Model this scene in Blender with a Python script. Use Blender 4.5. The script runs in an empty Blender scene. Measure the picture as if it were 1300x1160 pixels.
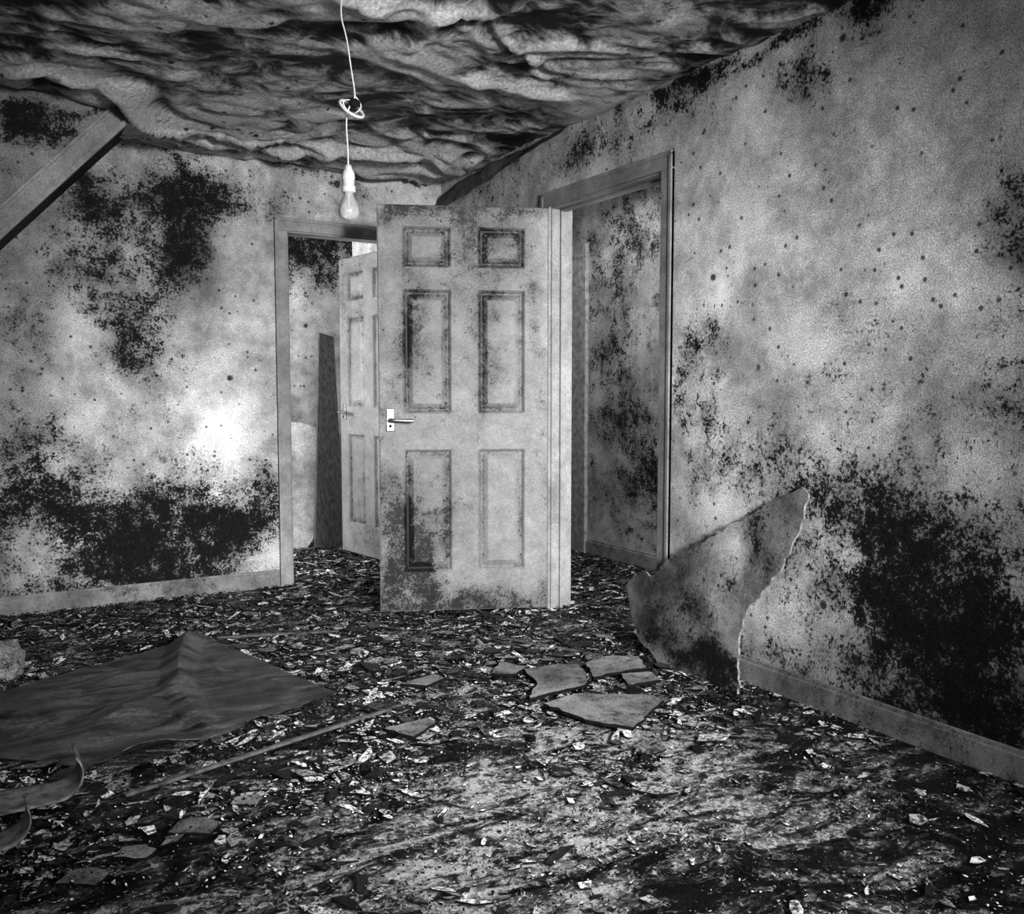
import bpy, bmesh, math, random
from mathutils import Vector, noise, Matrix
random.seed(7)
scene = bpy.context.scene
COL = scene.collection
R = random.random
def U(a,b): return a+(b-a)*random.random()

# ------------------------------------------------------------------ node helper
class G:
    def __init__(s, name):
        s.m = bpy.data.materials.new(name); s.m.use_nodes = True
        s.nt = s.m.node_tree; s.nt.nodes.clear()
        s.out = s.nt.nodes.new('ShaderNodeOutputMaterial')
        s.b = s.nt.nodes.new('ShaderNodeBsdfPrincipled')
        s.nt.links.new(s.b.outputs[0], s.out.inputs[0])
        s.tc = s.nt.nodes.new('ShaderNodeTexCoord')
        s.co = s.tc.outputs['Object']
    def link(s, a, inp):
        if isinstance(a, (int, float)): inp.default_value = a
        elif isinstance(a, tuple): inp.default_value = a
        else: s.nt.links.new(a, inp)
    def math(s, op, a, b=0.0, c=0.0, clamp=False):
        n = s.nt.nodes.new('ShaderNodeMath'); n.operation = op; n.use_clamp = clamp
        s.link(a, n.inputs[0]); s.link(b, n.inputs[1]); s.link(c, n.inputs[2])
        return n.outputs[0]
    def add(s,a,b): return s.math('ADD',a,b)
    def mul(s,a,b): return s.math('MULTIPLY',a,b)
    def sub(s,a,b): return s.math('SUBTRACT',a,b)
    def noise(s, scale, detail=4, rough=.5, dist=0, vec=None):
        n = s.nt.nodes.new('ShaderNodeTexNoise')
        n.inputs['Scale'].default_value = scale; n.inputs['Detail'].default_value = detail
        n.inputs['Roughness'].default_value = rough; n.inputs['Distortion'].default_value = dist
        s.link(vec if vec else s.co, n.inputs['Vector'])
        return n.outputs[0]
    def mapping(s, sc=(1,1,1), rot=(0,0,0), loc=(0,0,0)):
        n = s.nt.nodes.new('ShaderNodeMapping')
        n.inputs['Scale'].default_value = sc; n.inputs['Rotation'].default_value = rot; n.inputs['Location'].default_value = loc
        s.nt.links.new(s.co, n.inputs['Vector']); return n.outputs[0]
    def vor(s, scale, feature='F1', vec=None, out='Distance'):
        n = s.nt.nodes.new('ShaderNodeTexVoronoi'); n.feature = feature
        n.inputs['Scale'].default_value = scale
        s.link(vec if vec else s.co, n.inputs['Vector'])
        return n.outputs[out], n
    def mr(s, v, a, b, c=0., d=1., smooth=True):
        n = s.nt.nodes.new('ShaderNodeMapRange')
        n.interpolation_type = 'SMOOTHSTEP' if smooth else 'LINEAR'
        s.link(v, n.inputs[0]); n.inputs[1].default_value = a; n.inputs[2].default_value = b
        n.inputs[3].default_value = c; n.inputs[4].default_value = d
        return n.outputs[0]
    def mix(s, f, a, b):
        n = s.nt.nodes.new('ShaderNodeMix'); n.data_type = 'FLOAT'
        s.link(f, n.inputs[0]); s.link(a, n.inputs[2]); s.link(b, n.inputs[3]); return n.outputs[0]
    def attr(s, name):
        n = s.nt.nodes.new('ShaderNodeAttribute'); n.attribute_name = name; return n.outputs['Fac']
    def gray(s, v):
        n = s.nt.nodes.new('ShaderNodeCombineColor')
        for i in range(3): s.nt.links.new(v, n.inputs[i])
        return n.outputs[0]
    def finish(s, val, rough=.8, bump=None, strength=.3, dist=.01, spec=.3):
        s.nt.links.new(s.gray(val), s.b.inputs['Base Color'])
        s.link(rough, s.b.inputs['Roughness'])
        s.b.inputs['Specular IOR Level'].default_value = spec
        if bump is not None:
            n = s.nt.nodes.new('ShaderNodeBump'); n.inputs['Strength'].default_value = strength
            n.inputs['Distance'].default_value = dist
            s.nt.links.new(bump, n.inputs['Height']); s.nt.links.new(n.outputs[0], s.b.inputs['Normal'])
        return s.m

def mould_mat(name, base=.5, K=.34, rough=.8, spots=True, grain=.6, stain=.76, bump=.3, mott=.45, bias=0.0, spec=.25, T=.655, sc=1.0, hz=.42):
    """Painted plaster / paint with speckled black mould. 'mould' attribute drives density."""
    g = G(name)
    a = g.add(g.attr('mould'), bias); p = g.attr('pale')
    big = g.noise(4.2*sc, 6, .65, .3)
    mid = g.noise(15*sc, 8, .82, .1)
    fin = g.noise(80*sc, 4, .8)
    fld = g.add(g.add(g.mul(g.sub(big,.5), .38), g.mul(g.sub(mid,.5), 1.15)), g.add(g.mul(g.sub(fin,.5), .90), g.mul(a, K)))
    mask = g.mr(fld, T-.425, T-.375)
    haze = g.mr(g.add(g.add(g.mul(g.sub(big,.5), .9), g.mul(a,hz)), g.add(g.mul(g.sub(mid,.5),.9), g.mul(g.sub(fin,.5),.6))), .04, .46, 0, stain)
    low = g.mr(g.noise(2.6, 8, .74, .15), .32, .68, 1-mott, 1+mott)
    gr = g.mr(g.noise(190, 2, .8), .3, .7, 1-grain, 1+grain, False)
    mot = g.mr(mid, .3, .7, .68, 1.28, False)
    v = g.mul(g.mul(g.mul(low, gr), mot), base)
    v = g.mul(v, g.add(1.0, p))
    v = g.mix(haze, v, g.mul(v, .06))
    if spots:
        d, vn = g.vor(6.5)
        wob = g.add(d, g.mul(g.sub(mid, .5), .20))
        sep = g.nt.nodes.new('ShaderNodeSeparateColor'); g.nt.links.new(vn.outputs['Color'], sep.inputs[0])
        sel = g.mr(sep.outputs[0], .35, .4)
        siz = g.mul(sep.outputs[1], .10)
        sm = g.mul(g.mr(g.sub(wob, siz), .06, .0), sel)
        v = g.mix(g.mul(sm, .9), v, .015)
        d2, vn2 = g.vor(22)
        sep2 = g.nt.nodes.new('ShaderNodeSeparateColor'); g.nt.links.new(vn2.outputs['Color'], sep2.inputs[0])
        s2 = g.mul(g.mr(g.add(d2, g.mul(g.sub(fin,.5),.3)), .22, .10), g.mr(sep2.outputs[0], .62, .66))
        v = g.mix(g.mul(s2, .85), v, .02)
    v = g.mix(mask, v, g.mr(fin, .35, .65, .002, .018))
    return g.finish(v, rough, g.add(g.mul(mid,.8), g.mul(fin,.35)), bump, .01, spec)

M_wall_r = mould_mat('mat_plaster_right', .53)
M_wall_b = mould_mat('mat_plaster_back', .53)
M_hall = mould_mat('mat_plaster_hall', .42)
M_plain = mould_mat('mat_plaster_plain', .44)
M_door = mould_mat('mat_door_paint', .275, K=.34, rough=.5, spots=False, grain=.3, stain=.68, bump=.12, mott=.25, spec=.4, sc=1.3, T=.71)
M_trim = mould_mat('mat_trim_paint', .27, K=.3, rough=.55, spots=False, grain=.3, stain=.65, bump=.12, mott=.3, bias=.15, sc=1.4, T=.685)
M_trim2 = mould_mat('mat_trim_paint_pale', .33, K=.3, rough=.55, spots=False, grain=.3, stain=.65, bump=.12, mott=.3, bias=.12, sc=1.4, T=.685)
M_base = mould_mat('mat_baseboard_paint', .28, K=.3, rough=.6, spots=False, grain=.3, stain=.85, bump=.2, bias=.35, sc=1.5, T=.69)
M_board = mould_mat('mat_plasterboard', .17, rough=.9, spots=True, grain=.5, stain=.85, bump=.3, mott=.7, bias=.12, T=.665)
M_shard = mould_mat('mat_shard', .30, K=.3, rough=.9, spots=False, grain=.5, stain=.85, bump=.4, bias=.42, sc=2.)

def simple(name, base, rough=.6, var=.3, scale=20, metal=0, bump=.15, stretch=None, spec=.3):
    g = G(name)
    vec = g.mapping(stretch) if stretch else None
    n = g.noise(scale, 6, .65, .2, vec)
    v = g.mul(g.mr(n, .3, .7, 1-var, 1+var, False), base)
    m = g.finish(v, rough, n, bump, .005, spec)
    g.b.inputs['Metallic'].default_value = metal
    return m
M_edge = simple('mat_dark_edge', .006, .9)  # on debris and shard sides this is a painted shade outline
M_gyps = simple('mat_gypsum_core', .26, .95, .8, 40)
M_wood = simple('mat_old_wood', .09, .8, .7, 6, stretch=(14,14,1.2))
M_stick = simple('mat_dirty_stick', .10, .8, .8, 30)
M_plastic = simple('mat_white_plastic', .5, .4, .2, 60)
M_metal = simple('mat_brushed_metal', .40, .35, .2, 50, metal=.9)
M_halltrim = simple('mat_hall_frame', .34, .6, .5, 25)
M_panel = mould_mat('mat_grey_panel', .40, spots=False, stain=.4, grain=.6)
M_strip = mould_mat('mat_torn_strip', .12, spots=False, stain=.8, bias=.4, sc=2)

# ------------------------------------------------------------------ mesh helpers
def lin(a, b, step, extra=()):
    n = max(1, round((b-a)/step)); s = [a+(b-a)*i/n for i in range(n+1)]
    for e in extra:
        if a < e < b:
            s = [q for q in s if abs(q-e) > step*.35 or q in (a,b)] + [e]
    return sorted(set(round(q,5) for q in s))
def make(name, verts, faces, mats, smooth=False, parent=None):
    me = bpy.data.meshes.new(name); me.from_pydata(verts, [], faces); me.update()
    for m in (mats if isinstance(mats, (list,tuple)) else [mats]): me.materials.append(m)
    if smooth: me.polygons.foreach_set('use_smooth', [True]*len(me.polygons))
    o = bpy.data.objects.new(name, me); COL.objects.link(o)
    if parent: o.parent = parent
    return o
def setattr_(o, name, vals):
    a = o.data.attributes.new(name, 'FLOAT', 'POINT'); a.data.foreach_set('value', vals)
def grid(name, us, vs, pos, mat, skip=None, flip=False, attrs=None, thick=0, smooth=False, parent=None):
    nv = len(vs); verts = []; at = {k: [] for k in (attrs or {})}
    for u in us:
        for v in vs:
            verts.append(pos(u, v))
            for k, f in (attrs or {}).items(): at[k].append(f(u, v))
    faces = []
    for i in range(len(us)-1):
        for j in range(nv-1):
            if skip and skip((us[i]+us[i+1])/2, (vs[j]+vs[j+1])/2): continue
            f = (i*nv+j, (i+1)*nv+j, (i+1)*nv+j+1, i*nv+j+1)
            faces.append(f[::-1] if flip else f)
    o = make(name, verts, faces, mat, smooth, parent)
    for k in at: setattr_(o, k, at[k])
    if thick:
        md = o.modifiers.new('solid', 'SOLIDIFY'); md.thickness = thick; md.offset = -1
    return o
def blobs(lst, base=0., sp=1.0, kk=1.0):
    def f(u, v):
        s = base
        w = noise.noise(Vector((u*2.3, v*2.3, 5.1)))*.14+noise.noise(Vector((u*6, v*6, 5.1)))*.07
        w2 = noise.noise(Vector((u*2.3, v*2.3, 25.1)))*.14+noise.noise(Vector((u*6, v*6, 25.1)))*.07
        for (a, b, ra, rb, k) in lst:
            d = ((u+w-a)/(ra*sp))**2 + ((v+w2-b)/(rb*sp))**2
            if d < 8: s += k*kk*math.exp(-d)
        return max(-.5, min(s, 1.05))
    return f
def boxes(name, lst, mat, bevel=.003, parent=None):
    verts=[]; faces=[]
    for (x0,x1,y0,y1,z0,z1) in lst:
        n=len(verts)
        verts += [(x0,y0,z0),(x1,y0,z0),(x1,y1,z0),(x0,y1,z0),(x0,y0,z1),(x1,y0,z1),(x1,y1,z1),(x0,y1,z1)]
        faces += [tuple(n+i for i in f) for f in ((0,3,2,1),(4,5,6,7),(0,1,5,4),(1,2,6,5),(2,3,7,6),(3,0,4,7))]
    o = make(name, verts, faces, mat, parent=parent)
    if bevel:
        md = o.modifiers.new('b','BEVEL'); md.width = bevel; md.segments = 2
    return o
def lathe(name, prof, mat, seg=32, parent=None, loc=(0,0,0), rot=(0,0,0)):
    verts=[]; faces=[]
    for (r,z) in prof:
        for k in range(seg):
            a=2*math.pi*k/seg; verts.append((r*math.cos(a), r*math.sin(a), z))
    for i in range(len(prof)-1):
        for k in range(seg):
            faces.append((i*seg+k, i*seg+(k+1)%seg, (i+1)*seg+(k+1)%seg, (i+1)*seg+k))
    o = make(name, verts, faces, mat, True, parent); o.location = loc; o.rotation_euler = rot
    return o
def curve(name, pts, r, mat, parent=None):
    cu = bpy.data.curves.new(name, 'CURVE'); cu.dimensions='3D'; cu.bevel_depth=r; cu.bevel_resolution=3; cu.use_fill_caps=True
    sp = cu.splines.new('NURBS'); sp.points.add(len(pts)-1)
    for p, q in zip(sp.points, pts): p.co = (*q, 1)
    sp.use_endpoint_u=True; sp.order_u=3; sp.resolution_u=8
    cu.materials.append(mat)
    o = bpy.data.objects.new(name, cu); COL.objects.link(o)
    if parent: o.parent=parent
    return o
def empty(name, loc=(0,0,0), rz=0):
    e = bpy.data.objects.new(name, None); COL.objects.link(e); e.location=loc; e.rotation_euler=(0,0,rz); e.empty_display_size=.1
    return e

H = 2.36
# ------------------------------------------------------------------ floor (uneven, wet, dirt crusted)
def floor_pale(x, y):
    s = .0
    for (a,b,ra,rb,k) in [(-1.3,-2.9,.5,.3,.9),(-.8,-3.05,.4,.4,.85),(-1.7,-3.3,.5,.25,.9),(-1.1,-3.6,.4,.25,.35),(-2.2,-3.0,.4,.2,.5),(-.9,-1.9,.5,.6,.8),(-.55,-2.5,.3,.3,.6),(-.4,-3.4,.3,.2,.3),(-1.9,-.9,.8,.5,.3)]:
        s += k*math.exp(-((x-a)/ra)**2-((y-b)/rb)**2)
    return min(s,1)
g = G('mat_floor')
vecs = g.mapping((.9,1.6,1),(0,0,.55))
n1 = g.noise(3.6, 10, .68, 1.8, vecs); n2 = g.noise(26, 10, .8, 1.0, vecs); n3 = g.noise(110, 4, .8)
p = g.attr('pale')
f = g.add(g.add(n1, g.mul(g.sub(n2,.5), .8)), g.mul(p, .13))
v = g.mix(g.mr(f, .50, .72), .008, .42)
v = g.mix(g.mr(g.add(g.add(g.noise(38, 8, .8, 1.4), g.mul(p,.08)), g.mul(g.sub(n1,.5),.55)), .58, .61), v, 1.0)
v = g.mix(g.mr(g.noise(7, 9, .75, 1.8, vecs), .52, .60), v, .006)
v = g.mul(v, g.mr(n3,.3,.7,.25,1.75,False))
M_floor = g.finish(v, g.mr(n1,.35,.65,.12,.5), g.add(n2, g.mul(n3,.4)), 1.0, .035, .8)
grid('floor', lin(-3.4,2.3,.06), lin(-6.7,2.2,.06), lambda x,y:(x,y,0.0), M_floor, attrs={'pale':floor_pale}, thick=.06)

# ------------------------------------------------------------------ walls
right_m = blobs([(-3.22,.58,.25,.22,.8),(-3.5,.32,.35,.25,.8),(-3.1,.35,.55,.40,.3),(-3.6,.8,.4,.5,.35),(-2.8,2.2,.12,.11,.75),(-2.15,2.28,.25,.10,.75),(-1.6,2.2,.35,.1,.7),
                 (-2.36,1.35,.13,.12,.55),(-2.42,.95,.14,.25,.48),(-2.25,1.1,.06,.6,.5),(-3.62,1.5,.16,.35,.6),(-2.9,.72,.25,.2,.4),(-3.0,2.38,2.2,.045,1.0),(-2.7,.9,.18,.22,.35),(-3.1,1.3,.3,.3,.2),(-.6,2.2,.5,.15,.5),(-3.1,.1,1.2,.1,.4),(-3.4,2.3,.5,.08,.35)], .04, 1.05, .95)  # long thin top entry paints the dark gap line under the ceiling
right_p = blobs([(-2.3,1.3,.2,.45,.6),(-2.9,1.6,.5,.4,.12),(-2.78,.3,.1,.25,.5),(-2.6,.9,.2,.2,.35),(-3.75,1.2,.25,1.5,-.45),(-3.4,.1,.6,.2,-.4),(-3.5,2.2,.5,.4,-.35)])  # first entry paints the lit area into the wall colour; negatives darken
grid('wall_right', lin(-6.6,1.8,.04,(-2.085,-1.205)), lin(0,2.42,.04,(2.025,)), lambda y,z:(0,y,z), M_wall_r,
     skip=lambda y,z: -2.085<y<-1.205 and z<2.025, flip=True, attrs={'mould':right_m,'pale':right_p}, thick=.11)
back_m = blobs([(-1.62,.42,.40,.26,.95),(-2.2,.66,.20,.24,.9),(-1.95,.35,.3,.18,.5),(-1.72,.22,.32,.13,.6),(-1.25,.28,.2,.2,.65),(-1.50,2.10,.20,.18,.85),(-1.95,2.08,.24,.15,.75),(-1.9,1.75,.2,.22,.6),(-1.55,1.80,.12,.25,.65),
                (-1.72,1.32,.12,.22,.7),(-2.15,1.45,.08,.3,.5),(-1.1,.55,.1,.28,.65),(-1.25,2.1,.25,.15,.45),(-1.75,1.6,.3,.4,.25),(-2.37,1.5,.1,.7,.4),(-.6,2.25,.7,.12,.35),(-1.8,.1,.8,.1,.4),(-1.7,.85,.4,.2,.15),(-1.5,2.38,1.2,.05,.6),(-2.4,.4,.12,.3,.4)], .04, 1.05, .97)
back_p = blobs([(-1.36,.82,.18,.25,.8),(-1.5,.66,.3,.2,.45),(-1.6,1.05,.35,.2,.2),(-2.05,.42,.10,.10,.9),(-1.25,1.2,.1,.5,.2),(-2.3,2.0,.4,.5,-.35),(-2.45,.3,.15,.5,-.4),(-1.4,1.8,.3,.3,-.25),(-2.4,1.2,.2,.6,-.35),(-1.6,1.9,.5,.3,-.25)])  # first two entries paint the bright halo beside the mould; negatives darken
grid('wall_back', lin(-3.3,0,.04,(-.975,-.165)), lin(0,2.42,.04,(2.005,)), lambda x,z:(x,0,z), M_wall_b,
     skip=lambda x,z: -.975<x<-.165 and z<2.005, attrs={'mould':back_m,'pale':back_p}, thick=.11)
grid('wall_left', lin(-6.6,1.6,.2), lin(0,2.42,.2), lambda y,z:(-3.3,y,z), M_plain, thick=.11)
grid('wall_front', lin(-3.3,0,.2,(-2.3,-.8)), lin(0,2.42,.2,(.9,2.1)), lambda x,z:(x,-6.6,z), M_plain, flip=True,
     skip=lambda x,z: -2.3<x<-.8 and .9<z<2.1, thick=.11)
hall_m = blobs([(-.4,1.0,.25,.4,.35),(-.6,.6,.25,.3,.45),(-.2,1.6,.3,.5,.2),(-.5,2.1,.6,.3,.3)], .33)
grid('wall_hall', lin(-3.2,1.8,.05), lin(0,2.42,.05), lambda y,z:(1.1,y,z), M_hall, flip=True, attrs={'mould':hall_m}, thick=.11)
grid('wall_hall_end', lin(.11,1.1,.2), lin(0,2.42,.2), lambda x,z:(x,1.8,z), M_plain, thick=.11)
grid('wall_hall_near', lin(.11,1.1,.2), lin(0,2.42,.2), lambda x,z:(x,-3.2,z), M_plain, flip=True, thick=.11)
rear_m = blobs([(-.6,2.25,1.2,.45,1.2),(-.40,.40,.5,.45,.55)], .0)
grid('wall_rear', lin(-3.3,0,.05), lin(0,2.42,.05), lambda x,z:(x,1.5,z), M_plain, attrs={'mould':rear_m}, thick=.11)

# ------------------------------------------------------------------ ceiling (peeling, blistered, drooping lining)
def ridg(x,y,s,seed):
    n = noise.noise(Vector((x*s[0], y*s[1], seed)))
    return 1-min(1,abs(n)*2.8)
def cheight(x, y):
    wx = noise.noise(Vector((x*1.1,y*1.4,3.3)))*.5+noise.noise(Vector((x*3,y*4,13.3)))*.12
    wy = noise.noise(Vector((x*1.3,y*1.1,9.3)))*.36+noise.noise(Vector((x*3.2,y*4,19.3)))*.11
    X=x+wx; Y=y+wy
    amp=.3+1.1*max(0,min(1,.5+1.6*noise.noise(Vector((x*.9,y*1.1,31.)))))
    r1 = ridg(X,Y,(1.3,3.0),1.7)**3
    r3 = ridg(X+.3*Y,Y,(6.,9.),17.7)**2
    lump = noise.noise(Vector((X*2.8,Y*3.2,2.2)))
    lump2 = abs(noise.noise(Vector((X*4.2,Y*5.0,4.2))))
    lump3 = abs(noise.noise(Vector((X*8,Y*9,14.2))))
    return amp*(-.034*r1 -.006*r3 -.050*lump2) - .034*lump-.022*lump3+.010
cz={}
def cpos(x,y):
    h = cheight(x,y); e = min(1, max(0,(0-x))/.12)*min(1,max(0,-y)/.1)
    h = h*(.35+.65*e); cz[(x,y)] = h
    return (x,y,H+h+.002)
def ccrease(x,y): return max(0,min(1,(cz[(x,y)]+.058)/.078))  # darker colour where the lining sits higher, between the drooping lumps
g = G('mat_ceiling_lining')
gr = g.attr('crease_tone')
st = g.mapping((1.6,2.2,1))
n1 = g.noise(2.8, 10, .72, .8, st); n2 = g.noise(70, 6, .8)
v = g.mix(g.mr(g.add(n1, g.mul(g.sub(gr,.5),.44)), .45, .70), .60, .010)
v = g.mul(v, g.mr(n2,.3,.7,.35,1.55,False))
v = g.mix(g.mr(g.noise(13,12,.8,.3), .58,.63), v, .008)
dd, vn = g.vor(9)
sep = g.nt.nodes.new('ShaderNodeSeparateColor'); g.nt.links.new(vn.outputs['Color'], sep.inputs[0])
v = g.mix(g.mul(g.mr(g.add(dd, g.mul(g.sub(g.noise(25,6,.7),.5),.25)),.16,.05), g.mr(sep.outputs[0],.5,.55)), v, .008)
M_ceil = g.finish(v, .55, g.add(n2,g.noise(14,6,.6)), .5, .015, .45)
ys = lin(-6.6,-3.9,.08)[:-1] + lin(-3.9,0.0,.016)
xs = lin(-3.3,0,.02)
grid('ceiling', xs, ys, cpos, M_ceil, flip=True, attrs={'crease_tone':ccrease}, smooth=True)
boxes('ceiling_hall', [(.11,1.1,-3.2,1.8,2.36,2.42)], M_plain, 0)
boxes('ceiling_rear', [(-3.3,0,.11,1.5,2.36,2.42)], M_plain, 0)
boxes('ceiling_slab', [(-3.4,.1,-6.7,0.1,2.45,2.52)], M_plain, 0)

# ------------------------------------------------------------------ sloped bulkhead at left
def prism(name, polys, mat, parent=None):
    verts=[];faces=[]
    for poly_xz,y0,y1 in polys:
        n=len(poly_xz);b=len(verts)
        verts+=[(x,y0,z) for x,z in poly_xz]+[(x,y1,z) for x,z in poly_xz]
        faces+=[tuple(b+i for i in range(n)), tuple(b+i for i in range(2*n-1,n-1,-1))]+[(b+(i+1)%n, b+i, b+n+i, b+n+(i+1)%n) for i in range(n)]
    return make(name, verts, faces, mat, parent=parent)
zs = lambda x: 2.36+(x+1.80)*1.07
BY=-.60
bk = blobs([(-2.22,2.24,.14,.1,1.0),(-2.0,2.33,.25,.03,.6)],.25)
us=[i/60 for i in range(61)]; vs_=[i/24 for i in range(25)]
def bpos(u,v):
    x=-3.29+u*(3.29-1.80); lo=zs(x); return (x,BY,lo+(2.40-lo)*v)
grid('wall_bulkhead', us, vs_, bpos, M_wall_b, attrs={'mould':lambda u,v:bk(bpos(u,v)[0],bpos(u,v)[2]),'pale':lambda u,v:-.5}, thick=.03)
grid('ceiling_slope', lin(-3.29,-1.78,.05), lin(BY,0,.05), lambda x,y:(x,y,zs(x)), M_strip, flip=True, attrs={'mould':lambda x,y:.6}, thick=.02)
def band(lo,hi,y0):
    return ([(-3.29,zs(-3.29)+lo),(-1.80-max(0,lo)*.5,zs(-1.80-max(0,lo)*.5)+lo),(-1.82-hi*.93,zs(-1.82-hi*.93)+hi),(-3.29,zs(-3.29)+hi)], y0, BY-.001)
prism('trim_4', [band(-.02,.012,BY-.045), band(.012,.098,BY-.028), band(.098,.116,BY-.045)], M_trim)

# ------------------------------------------------------------------ skirting
def skirt(name, pts, axis):
    lst=[]
    for a,b in pts:
        if axis=='R': lst += [(-.016,0,a,b,0,.085),(-.010,0,a,b,.08,.10)]
        if axis=='B': lst += [(a,b,-.016,0,0,.085),(a,b,-.010,0,.08,.10)]
        if axis=='H': lst += [(1.084,1.1,a,b,0,.085),(1.09,1.1,a,b,.08,.10)]
    return boxes(name, lst, M_base, .004)
skirt('baseboard_right', [(-6.6,-2.14),(-1.15,0)], 'R')
skirt('baseboard_back', [(-3.3,-1.03),(-.1,-.016)], 'B')
skirt('baseboard_hall', [(-3.2,-.005)], 'H')

# ------------------------------------------------------------------ door frames
def frame_R(name, y0, y1, top, x0=0., x1=.11):
    w=.07; t=.016
    l=[(x0-.002,x1+.002,y0-.025,y0,0,top),(x0-.002,x1+.002,y1,y1+.025,0,top),(x0-.002,x1+.002,y0-.025,y1+.025,top,top+.025)]
    for xs_ in ((x0-t,x0),(x1,x1+t)):
        l += [(xs_[0],xs_[1],y0-w-.008,y0-.008,0,top+.008),(xs_[0],xs_[1],y1+.008,y1+w+.008,0,top+.008),(xs_[0],xs_[1],y0-w-.008,y1+w+.008,top+.008,top+w+.008)]
    l += [(x0-t-.006,x0,y0-w-.008,y0-w+.01,0,top+w),(x0-t-.006,x0,y1+w-.01,y1+w+.008,0,top+w),(x0-t-.006,x0,y0-w-.008,y1+w+.008,top+w-.01,top+w+.009)]
    l += [(.045,.08,y0,y0+.012,0,top),(.045,.08,y1-.012,y1,0,top),(.045,.08,y0,y1,top-.012,top)]
    return boxes(name,l,M_trim)
frame_R('trim_1', -2.06,-1.23,2.0)
def frame_B(name, x0,x1,top):
    w=.07;t=.016
    l=[(x0-.025,x0,-.002,.112,0,top),(x1,x1+.025,-.002,.112,0,top),(x0-.025,x1+.025,-.002,.112,top,top+.025)]
    for a,b in ((-t,0),(.11,.11+t)):
        l += [(x0-w-.008,x0-.008,a,b,0,top+.008),(x1+.008,x1+w+.008,a,b,0,top+.008),(x0-w-.008,x1+w+.008,a,b,top+.008,top+w+.008)]
    l += [(x0-w-.008,x0-w+.01,-t-.006,0,0,top+w),(x0-w-.008,x1+w+.008,-t-.006,0,top+w-.01,top+w+.009)]
    l += [(x0,x0+.012,.03,.065,0,top),(x1-.012,x1,.03,.065,0,top)]
    return boxes(name,l,M_trim2)
frame_B('trim_2', -.95,-.19,1.98)
boxes('trim_3', [(1.07,1.099,.0,.16,0,2.0),(1.07,1.099,.96,1.06,0,2.0),(1.068,1.099,.0,1.06,2.001,2.09)], M_halltrim, .002)

# ------------------------------------------------------------------ six-panel doors
def six_panel(name, W, Ht, mfun, loc, ang):
    root = empty(name, loc, ang)
    T=.018
    px=[(.14*W,.42*W),(.575*W,.86*W)]; pz=[(.195,.80),(.975,1.575),(1.68,1.875)]
    offs=(0,.007,.014,.024,.034,.05)
    eu=[];ev=[]
    for a,b in px: eu += [a+o for o in offs]+[b-o for o in offs]
    for a,b in pz: ev += [a+o for o in offs]+[b-o for o in offs]
    def addl(a,b,step,ex):
        s=lin(a,b,step); s=[q for q in s if all(abs(q-e)>.004 for e in ex)]+list(ex); return sorted(s)
    us=addl(0,W,.02,eu); vs=addl(0,Ht,.02,ev)
    def dep(u,v):
        for a,b in px:
            for c,d in pz:
                m=min(u-a,b-u,v-c,d-v)
                if m>0:
                    if m<.007: return m/.007*.006
                    if m<.014: return .006+(m-.007)/.007*.007
                    if m<.024: return .013
                    if m<.05: return .013-(m-.024)/.026*.010
                    return .003
        return 0
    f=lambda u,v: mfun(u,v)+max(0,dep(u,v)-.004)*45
    for k,sgn in (('leaf_front',-1),('leaf_back',1)):
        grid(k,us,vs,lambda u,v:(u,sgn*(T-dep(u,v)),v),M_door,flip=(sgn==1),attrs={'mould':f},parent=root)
    boxes('leaf_edges',[(-.001,.004,-T,T,0,Ht),(W-.004,W+.001,-T,T,0,Ht),(0,W,-T,T,0,.004),(0,W,-T,T,Ht-.004,Ht)],M_door,0,parent=root)
    hz=.945; hx=W-.055
    for sgn in (-1,1):
        boxes('handle_plate',[(hx-.02,hx+.02,*sorted((sgn*T,sgn*(T+.008))),hz-.055,hz+.055)],M_metal,.003,parent=root)
        curve('handle_lever',[(hx,sgn*T,hz),(hx,sgn*(T+.04),hz),(hx-.006,sgn*(T+.052),hz),(hx-.03,sgn*(T+.055),hz),(hx-.11,sgn*(T+.05),hz-.004)],.009,M_metal,parent=root)
        lathe('keyhole',[(0,.003),(.006,.003),(.007,0)],M_edge,16,root,(hx,sgn*(T+.008),hz-.03),(math.pi/2*(1 if sgn<0 else -1),0,0))
    boxes('hinges',[(-.006,.002,-T-.006,-T+.004,z,z+.09) for z in (.18,1.0,1.7)],M_metal,.002,parent=root)
    return root
W1=.83
d1=blobs([(W1-.03,.2,.07,.35,.95),(W1-.22,.22,.12,.14,.9),(W1-.1,.5,.07,.25,.6),(.35,.03,.6,.08,1.0),(.3,1.95,.5,.05,.7),(.2,1.8,.16,.12,.6),(W1-.2,1.9,.2,.08,.6),(W1-.22,1.35,.1,.3,.7),
          (.1,1.4,.06,.3,.6),(.36,1.3,.06,.5,.6),(.42,1.8,.06,.2,.5),(.03,.8,.04,.5,.4),(W1-.01,1.3,.03,.6,.6),(.55,.35,.15,.3,.4),(.42,1.2,.4,.9,.12)],.08)
ang1=math.atan2(.40,-.916)
six_panel('door_1',W1,1.975,d1,(-.03,-1.235,.018),ang1)
d2=blobs([(.3,.2,.3,.2,.4),(.6,1.7,.2,.3,.4)],.15)
ang2=math.atan2(.75,-.11)
six_panel('door_2',.75,1.965,d2,(-.205,.145,.018),ang2)

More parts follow.
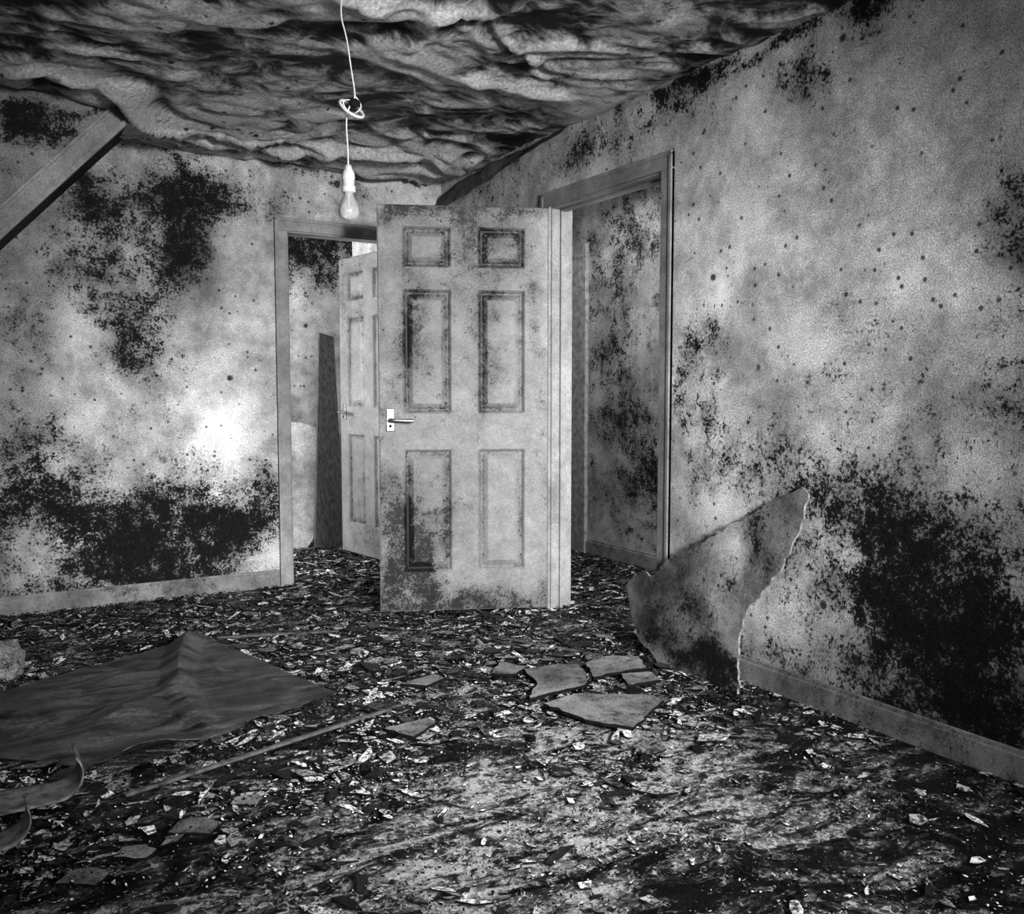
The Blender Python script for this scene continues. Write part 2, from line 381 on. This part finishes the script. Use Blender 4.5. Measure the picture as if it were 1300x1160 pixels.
# ------------------------------------------------------------------ pendant
DZ=.020
P = empty('pendant_light',(-1.566,-2.58,0))
cr=(.86,-.51)
def pp(dx,z,dy=0): return (dx*.00225*cr[0]+dy*.51, dx*.00225*cr[1]+dy*.86, z)
curve('cord',[pp(0,2.35),pp(-4,2.30),pp(-3,2.22),pp(-8,2.14),pp(0,2.08),pp(4,2.01),pp(8,1.95),pp(10,1.915),pp(3,1.895),pp(-1,1.87),pp(-2,1.83),pp(0,1.78),pp(0,1.72)],.0022,M_plastic,parent=P)
lathe('rose_ring',[(.036+.0045*math.cos(a),.0045*math.sin(a)) for a in [i*math.pi/6 for i in range(13)]],M_plastic,40,P,(pp(5,1.885)),(.75,.35,0))
lathe('rose_base',[(0,.008),(.008,.008),(.014,.004),(.016,0),(.016,-.004),(0,-.004)],M_edge,32,P,(pp(9,1.902)),(.9,-.3,0))
curve('cord_knot',[pp(10,1.918),pp(18,1.898,.01),pp(14,1.875,-.01),pp(4,1.872,.01),pp(-6,1.895),pp(-4,1.913),pp(5,1.908)],.0022,M_plastic,parent=P)
lathe('ceiling_rose',[(0,-.03),(.02,-.028),(.035,-.02),(.038,0),(0,0)],M_plastic,32,P,(0,0,2.352))
lathe('lamp_holder',[(0,1.712),(.008,1.712),(.011,1.70),(.017,1.69),(.0185,1.675),(.0185,1.672),(.0165,1.67),(.0165,1.655),(.0195,1.653),(.0195,1.638),(.017,1.636),(.0,1.636)],M_plastic,32,P,(0,0,DZ))
gl = G('mat_bulb_glass'); gl.b.inputs['Base Color'].default_value=(.9,.9,.9,1)
gl.b.inputs['Transmission Weight'].default_value=.75; gl.b.inputs['IOR'].default_value=1.3
nn=gl.noise(30); gl.nt.links.new(gl.mr(nn,.3,.7,.10,.22),gl.b.inputs['Roughness'])
lathe('bulb_glass',[(.0125,1.642),(.013,1.632),(.016,1.622),(.022,1.612),(.0275,1.600),(.0295,1.588),(.0285,1.575),(.024,1.565),(.016,1.5585),(.007,1.556),(0.0005,1.5555)],gl.m,40,P,(0,0,DZ))
lathe('bulb_stem',[(0,1.64),(.006,1.64),(.004,1.61),(.002,1.60),(0,1.60)],M_plastic,16,P,(0,0,DZ))
curve('bulb_filament',[(-.012,0,1.592+DZ),(-.006,.004,1.598+DZ),(0,-.003,1.594+DZ),(.006,.004,1.598+DZ),(.012,0,1.592+DZ)],.0006,M_metal,parent=P)

# ------------------------------------------------------------------ broken plasterboard leaning on the right wall
def board_plate(pts, jit=.004):
    out=[]; n=len(pts)
    for i in range(n):
        p=Vector(pts[i]); q=Vector(pts[(i+1)%n]); m=max(1,int((q-p).length/.02))
        d=(q-p).normalized(); nr=Vector((-d.y,d.x))
        for k in range(m):
            w=0 if k==0 else U(-jit,jit)
            out.append(p.lerp(q,k/m)+nr*w)
    return out
outline=[(-1.99,.27),(-2.04,.32),(-2.10,.345),(-2.13,.33),(-2.16,.345),(-2.21,.40),(-2.74,.70),(-2.865,.765),(-2.895,.745),(-2.88,.62),(-2.83,.49),(-2.75,.385),(-2.69,.31),(-2.665,.20),(-2.70,.0),(-2.56,.0),(-2.40,.0),(-2.26,.005),(-2.10,.08)]
def inpoly(x,y,poly):
    c=False;n=len(poly);j=n-1
    for i in range(n):
        xi,yi=poly[i];xj,yj=poly[j]
        if (yi>y)!=(yj>y) and x<(xj-xi)*(y-yi)/(yj-yi)+xi: c=not c
        j=i
    return c
ob=board_plate(outline,.008)
def lean(a,b,off=0):
    wob=.006*noise.noise(Vector((a*4,b*4,1)))
    return (-.150+.162*b-off+wob, a, b+.004+off*.16)
bm=bmesh.new()
vf=[bm.verts.new(lean(p[0],p[1],.0095)) for p in ob]; vb=[bm.verts.new(lean(p[0],p[1],0)) for p in ob]
f1=bm.faces.new(vf); f2=bm.faces.new(vb[::-1])
for i in range(len(ob)):
    j=(i+1)%len(ob); f=bm.faces.new((vf[j],vf[i],vb[i],vb[j])); f.material_index=1
bmesh.ops.triangulate(bm,faces=[f1,f2])
bmesh.ops.recalc_face_normals(bm,faces=bm.faces)
ee=[e for e in bm.edges if all(fc.material_index==0 for fc in e.link_faces)]
bmesh.ops.subdivide_edges(bm,edges=ee,cuts=7,use_grid_fill=True)
me=bpy.data.meshes.new('broken_plasterboard'); bm.to_mesh(me); bm.free(); me.materials.append(M_board); me.materials.append(M_gyps)
o=bpy.data.objects.new('broken_plasterboard',me); COL.objects.link(o)
bmf=blobs([(-2.5,.10,.2,.06,.9),(-2.2,.14,.10,.08,.7),(-2.6,.05,.12,.08,.6),(-2.78,.6,.08,.1,.6),(-2.35,.3,.06,.06,.7),(-2.55,.42,.06,.05,.6),(-2.15,.3,.08,.05,.5)],.1)
bpf=blobs([(-2.6,.5,.10,.10,1.0),(-2.45,.35,.25,.12,.5),(-2.15,.25,.1,.1,-.3)],0)
setattr_(o,'mould',[bmf(v.co.y,v.co.z) for v in me.vertices])
setattr_(o,'pale',[bpf(v.co.y,v.co.z) for v in me.vertices])

# ------------------------------------------------------------------ flat shards on the floor
CA=.8598
def cam2room(cx,cy,X,Y): return (cx+CA*X+.5106*Y, cy-.5106*X+CA*Y)
def shard(name, cx, cy, pts, z=.012, th=.011, tilt=(0,0), mats=None):
    ob=board_plate(pts,.005)
    top=[];bot=[]
    for p in ob:
        x,y=cam2room(cx,cy,p[0],p[1]); zz=z+tilt[0]*p[0]+tilt[1]*p[1]
        top.append((x,y,zz+th)); bot.append((x,y,zz))
    n=len(ob)
    o=make(name, top+bot, [tuple(range(n))[::-1],tuple(range(n,2*n))]+[(i,(i+1)%n,n+(i+1)%n,n+i) for i in range(n)], list(mats))
    bm=bmesh.new(); bm.from_mesh(o.data); bmesh.ops.recalc_face_normals(bm,faces=bm.faces); bm.to_mesh(o.data); bm.free()
    for i,p in enumerate(o.data.polygons):
        if i>=2: p.material_index=1
    return o
ms=(M_shard,M_edge)
shard('plasterboard_shard',-.71,-2.611,[(-.187,.06),(-.067,.155),(.2,.147),(.235,.09),(.094,-.17),(-.053,-.10)],mats=ms,z=.02)
shard('plasterboard_shard',-.51,-2.312,[(-.268,.09),(-.164,.137),(-.05,.15),(-.03,.02),(-.045,-.10),(-.25,-.25),(-.22,-.08)],mats=ms,z=.02)
shard('plasterboard_shard',-.50,-2.300,[(-.025,.14),(.07,.22),(.19,.20),(.2,.06),(.06,.01),(-.01,-.03)],mats=ms,z=.022,tilt=(.03,.02))
shard('plasterboard_shard',-.42,-2.34,[(.01,.0),(.13,.03),(.15,-.06),(.02,-.12)],mats=ms,z=.022,tilt=(-.02,.03))
shard('plasterboard_shard',-1.33,-2.42,[(-.07,-.02),(.06,.08),(.09,.04),(.03,-.09)],mats=ms,z=.018)
shard('plasterboard_shard',-1.1,-2.02,[(-.07,-.02),(.05,.07),(.09,.02),(.03,-.06)],mats=ms,z=.018,tilt=(.05,0))
shard('plasterboard_shard',-.75,-2.05,[(-.05,-.05),(-.02,.07),(.09,.02),(.04,-.06)],mats=ms,z=.018,tilt=(0,.06))
for (x,y) in [(-2.2,-2.80),(-2.05,-2.74),(-1.9,-2.66),(-2.32,-2.86)]:
    s=U(.04,.06); shard('plasterboard_shard',x,y,[(-s,-s*.6),(-s*.9,s*.5),(s*.2,s*.8),(s,s*.3),(s*.8,-s*.7)],mats=ms,z=.008,th=.006)

# ------------------------------------------------------------------ dark vinyl sheet
g=G('mat_vinyl_sheet'); vs2=g.mapping((1.2,3.2,1),(0,0,.35)); n=g.noise(4,9,.7,.8,vs2); n2=g.noise(90,5,.8)
v=g.mul(g.mr(n,.35,.68,.005,.13),g.mr(n2,.3,.7,.4,1.6,False))
M_vinyl=g.finish(v,g.mr(n,.35,.65,.3,.6),g.add(n,g.mul(n2,.2)),.35,.012,.4)
A=Vector((-2.95,-1.58));B=Vector((-1.66,-1.08));C=Vector((-1.40,-1.97));D=Vector((-2.16,-2.30))
def shp(u,v):
    p=A.lerp(B,u).lerp(D.lerp(C,u),v)
    e=.026*noise.noise(Vector((u*4,v*4,0)))
    d1=abs(u-(.93-.55*v)); ridge=.045*max(0,1-d1/.07)*(1-v)**.7
    d2=abs(u-(.15+.4*v)); ridge2=.03*max(0,1-d2/.12)*(1-.5*v)
    d3=abs(v-(.75-.4*u)); ridge3=.022*max(0,1-d3/.10)*min(1,u*3)*min(1,(1-u)*3)
    z=.022+ridge+ridge2+ridge3+.035*u*(1-v)**2+.008*abs(noise.noise(Vector((u*9,v*3,4))))
    z+=.06*max(0,(v-.85)/.15)**2*math.exp(-((u-.05)/.2)**2)
    return (p.x+e*.6,p.y+e,z)
grid('vinyl_sheet',[i/90 for i in range(91)],[i/60 for i in range(61)],shp,M_vinyl,smooth=False,thick=.003,flip=True)
def curl(name,x,y,ang,Lc,w,rad,turn,mat):
    def f(u,v):
        s=u*Lc; flat=Lc-rad*turn
        if s<flat: a,z=s,0
        else:
            t=(s-flat)/rad; a=flat+rad*math.sin(t); z=rad*(1-math.cos(t))
        ly=(v-.5)*w*(1-.35*u)
        return (x+math.cos(ang)*a-math.sin(ang)*ly, y+math.sin(ang)*a+math.cos(ang)*ly, .026+z)
    return grid(name,[i/40 for i in range(41)],[i/8 for i in range(9)],f,mat,smooth=True,thick=.004)
M_lino=simple('mat_lino_back',.20,.5,.8,30)
curl('curled_lino',-2.80,-2.37,.0,.60,.20,.06,2.3,M_lino)
curl('curled_lino',-2.78,-2.62,.05,.42,.14,.055,2.0,M_lino)
# rubble lump near the left edge
bm=bmesh.new(); bmesh.ops.create_icosphere(bm,subdivisions=4,radius=1)
for vtx in bm.verts:
    n_=vtx.co.normalized(); k=1+.35*noise.noise(n_*1.7)+.15*noise.noise(n_*5)
    vtx.co=Vector((n_.x*.11*k, n_.y*.09*k, max(-.055,n_.z*.085*k)))
me=bpy.data.meshes.new('plaster_rubble'); bm.to_mesh(me); bm.free(); me.materials.append(M_shard)
o=bpy.data.objects.new('plaster_rubble',me); COL.objects.link(o); o.location=(-2.45,-1.08,.058)

def stick(verts,faces,p,q,w,h,z):
    p=Vector(p);q=Vector(q);d=(q-p).normalized();n=Vector((-d.y,d.x))*w/2;k=len(verts)
    for b in (p,q):
        for s,zz in ((1,z),(-1,z),(-1,z+h),(1,z+h)): verts.append((b.x+n.x*s,b.y+n.y*s,zz))
    faces += [(k,k+1,k+2,k+3),(k+7,k+6,k+5,k+4),(k,k+4,k+5,k+1),(k+1,k+5,k+6,k+2),(k+2,k+6,k+7,k+3),(k+3,k+7,k+4,k)]
def sticks(name,lst):
    v=[];f=[]
    for a in lst: stick(v,f,*a)
    o=make(name,v,f,M_stick); md=o.modifiers.new('b','BEVEL'); md.width=.002; return o
sticks('wooden_batten',[((-2.18,-2.47),(-1.25,-2.20),.016,.010,.012)])
sticks('wooden_batten',[((-.52,-1.62),(-.30,-2.08),.012,.010,.012)])
sticks('wooden_batten',[((-1.6,-.98),(-1.1,-1.15),.014,.010,.012)])

# ------------------------------------------------------------------ debris field
def field(name, n, smin, smax, region, dens, mats, th=(.002,.005), zmax=.006, elong=2.2, tl=.18, pw=2.2):
    verts=[];faces=[];mi=[];val=[]
    cnt=0;tries=0
    while cnt<n and tries<n*12:
        tries+=1
        x=U(region[0],region[1]); y=U(region[2],region[3])
        if R()>dens(x,y): continue
        cnt+=1
        s=smin+(smax-smin)*R()**pw; e=1+R()*(elong-1); k=random.choice((3,4,4,5,6))
        a0=U(0,6.28); t=U(*th); z=U(.001,zmax); tx=U(-tl,tl); ty=U(-tl,tl); b=len(verts); al=U(0,6.28)
        ca,sa=math.cos(a0),math.sin(a0); pts=[]
        for i in range(k):
            a=al+6.283*(i+U(-.25,.25))/k; r=s*U(.6,1.)
            lx=r*math.cos(a)*e; ly=r*math.sin(a)/e**.5
            pts.append((lx*ca-ly*sa, lx*sa+ly*ca))
        z-=min(tx*p[0]+ty*p[1] for p in pts)
        for p in pts: verts.append((x+p[0],y+p[1],z+tx*p[0]+ty*p[1]+t))
        for p in pts: verts.append((x+p[0],y+p[1],z+tx*p[0]+ty*p[1]))
        c=R(); val += [c]*(2*k)
        faces.append(tuple(b+i for i in range(k))); mi.append(0)
        for i in range(k):
            j=(i+1)%k; faces.append((b+i,b+k+i,b+k+j,b+j)); mi.append(1)
    o=make(name,verts,faces,mats); o.data.polygons.foreach_set('material_index',mi); setattr_(o,'tone',val)
    return o
def flake_mat(nm,lo,hi_t,hi,rough):
    g=G(nm); t=g.attr('tone'); n=g.noise(75,6,.8)
    v=g.mr(t,lo,hi_t,.010,hi); v=g.mul(v,g.mr(n,.42,.58,.06,1.4))
    return g.finish(v,rough,n,.8,.008,.7)
M_flake=flake_mat('mat_flakes',.25,.75,1.0,.2)  # bright flakes and crumbs also paint in the wet floor's highlights
M_crumb=flake_mat('mat_crumbs',.30,.50,1.0,.25)
M_torn=flake_mat('mat_torn_lino',.3,1.0,.55,.2)
sp=[tuple(A),tuple(B),tuple(C),tuple(D)]
def dens(x,y,fg=.10):
    if -.03<=x<.12 and not(-2.05<y<-1.24): return 0
    if -.02<y<.13 and x<.0 and not(-.94<x<-.2): return 0
    if x<0 and inpoly(x,y,sp): return 0
    if x>0: return .4
    if y>.12: return .8
    cl=.30+1.2*max(0,min(1,.5+2*noise.noise(Vector((x*3.5,y*3.5,8)))))
    d=1/(1+math.exp(-(y+2.65)/.2))
    return (fg+(1-fg)*d)*cl
field('floor_debris',16000,.005,.030,(-2.95,1.05,-4.2,1.4),dens,[M_flake,M_edge],elong=2.3,zmax=.008,tl=.22)
field('floor_crumbs',76000,.0015,.0055,(-2.95,1.05,-4.3,1.4),lambda x,y:dens(x,y,.28),[M_crumb,M_edge],zmax=.014,elong=1.8,tl=.4)
def dens2(x,y):
    d=dens(x,y,.2)
    return d*(.3+.7*math.exp(-((x+.8)/.7)**2-((y+2.0)/.7)**2)) if y<0 else d
field('floor_torn_lino',750,.02,.06,(-2.9,-.1,-3.2,-.1),dens2,[M_torn,M_edge],th=(.003,.007),zmax=.012,elong=1.6,tl=.12,pw=1.4)

# ------------------------------------------------------------------ torn strip hanging along the ceiling/wall corner
def ps(u,v):
    y=-.03-1.42*u
    z0=2.20+.125*u**.75
    w=.105*(1-.35*u)*(v-.5)
    tw=1.1+.4*math.sin(u*5)
    return (-.065+ w*math.cos(tw)+.012*noise.noise(Vector((u*12,v*2,0))), y, z0+ w*math.sin(tw)+.012*noise.noise(Vector((u*9,v,3))))
grid('peeling_paper_strip',[i/80 for i in range(81)],[i/8 for i in range(9)],ps,M_strip,smooth=True,thick=.002)

# ------------------------------------------------------------------ things in the rear room
def leanboard(name, pts, x0, y0, y_top, ztop, th, mat, edge=None):
    k=(y_top-y0)/ztop
    n=len(pts); v=[(x0+a,y0+k*b,b+.002) for a,b in pts]+[(x0+a,y0+k*b+th,b+.002) for a,b in pts]
    o=make(name,v,[tuple(range(n)),tuple(range(2*n-1,n-1,-1))]+[((i+1)%n,i,n+i,n+(i+1)%n) for i in range(n)],[mat,edge or mat])
    for i,p in enumerate(o.data.polygons):
        if i>=2: p.material_index=1
    return o
leanboard('grey_panel',[(-.27,0.),(.10,0.),(.17,.08),(.235,.30),(.26,.60),(.265,.80),(.25,.84),(.15,.875),(.0,.885),(-.2,.88),(-.27,.86)],-.60,1.14,1.40,.88,.03,M_panel,M_edge)  # near-black rim paints the shadow line around the panel
leanboard('wooden_plank',[(-.17,0),(.05,0),(.125,1.5),(.02,1.53)],-.30,1.05,1.44,1.5,.025,M_wood)
leanboard('wooden_plank',[(0,0),(.03,0),(.03,1.08),(0,1.08)],-.53,1.43,1.47,1.08,.02,M_wood)
sticks('wooden_batten',[((-.75,.9),(-.45,1.05),.02,.012,.014)])

# ------------------------------------------------------------------ window behind the viewer
boxes('window_1',[(-2.3,-2.24,-6.66,-6.60,.9,2.1),(-.86,-.8,-6.66,-6.6,.9,2.1),(-2.3,-.8,-6.66,-6.6,.9,.96),(-2.3,-.8,-6.66,-6.6,2.04,2.1),(-1.57,-1.53,-6.65,-6.61,.9,2.1),(-2.35,-.75,-6.6,-6.5,.87,.9)],M_trim)

# ------------------------------------------------------------------ lights
def area(name,loc,rot,sx,sy,e,spread=math.pi):
    l=bpy.data.lights.new(name,'AREA'); l.shape='RECTANGLE'; l.size=sx; l.size_y=sy; l.energy=e; l.spread=spread
    o=bpy.data.objects.new(name,l); COL.objects.link(o); o.location=loc; o.rotation_euler=rot; return o
area('window_daylight',(-1.55,-6.55,1.5),(math.radians(90),0,0),1.4,1.1,42)
def spot(name,loc,tgt,e,ang,rad):
    l=bpy.data.lights.new(name,'SPOT'); l.energy=e; l.spot_size=math.radians(ang); l.spot_blend=1.0; l.shadow_soft_size=rad
    lo=bpy.data.objects.new(name,l); COL.objects.link(lo); lo.location=loc
    lo.rotation_euler=(Vector(tgt)-lo.location).to_track_quat('-Z','Y').to_euler()
spot('added_spot',(-1.75,-6.3,1.6),(-.85,-1.2,1.0),880,54,.2)  # added spot behind the camera, for a bright centre and darker corners
spot('added_spot',(-1.2,-6.2,2.15),(-1.0,-2.3,0),560,44,.08)  # second added spot, brightens the floor
area('rear_room_daylight',(-2.6,.8,1.5),(0,math.radians(-90),0),1.0,.8,66)
area('hall_fill',(.4,-3.1,1.5),(math.radians(90),0,math.radians(-10)),.5,1.4,38)  # added light to brighten the hall; no window stands here
area('hall_fill_top',(.6,-.5,2.3),(0,0,0),.4,.4,6)  # small added fill for the dark hall frame, no fitting modelled
w=bpy.data.worlds.new('world'); scene.world=w; w.use_nodes=True
w.node_tree.nodes['Background'].inputs[0].default_value=(.5,.5,.5,1); w.node_tree.nodes['Background'].inputs[1].default_value=.6

# ------------------------------------------------------------------ camera
cd=bpy.data.cameras.new('camera'); cd.sensor_width=36; cd.sensor_fit='HORIZONTAL'; cd.lens=1157/1300*36; cd.clip_start=.05
co=bpy.data.objects.new('camera',cd); COL.objects.link(co)
co.location=(-2.50,-5.05,1.10); co.rotation_euler=(math.radians(90-4.1),0,math.radians(-30.7))
scene.camera=co
scene.view_settings.view_transform='Standard'
for lk in ('Medium High Contrast','Standard - Medium High Contrast'):
    try:
        scene.view_settings.look=lk; print('look',lk); break
    except Exception as e: print(e)
scene.view_settings.exposure=0.1
print('DONE')
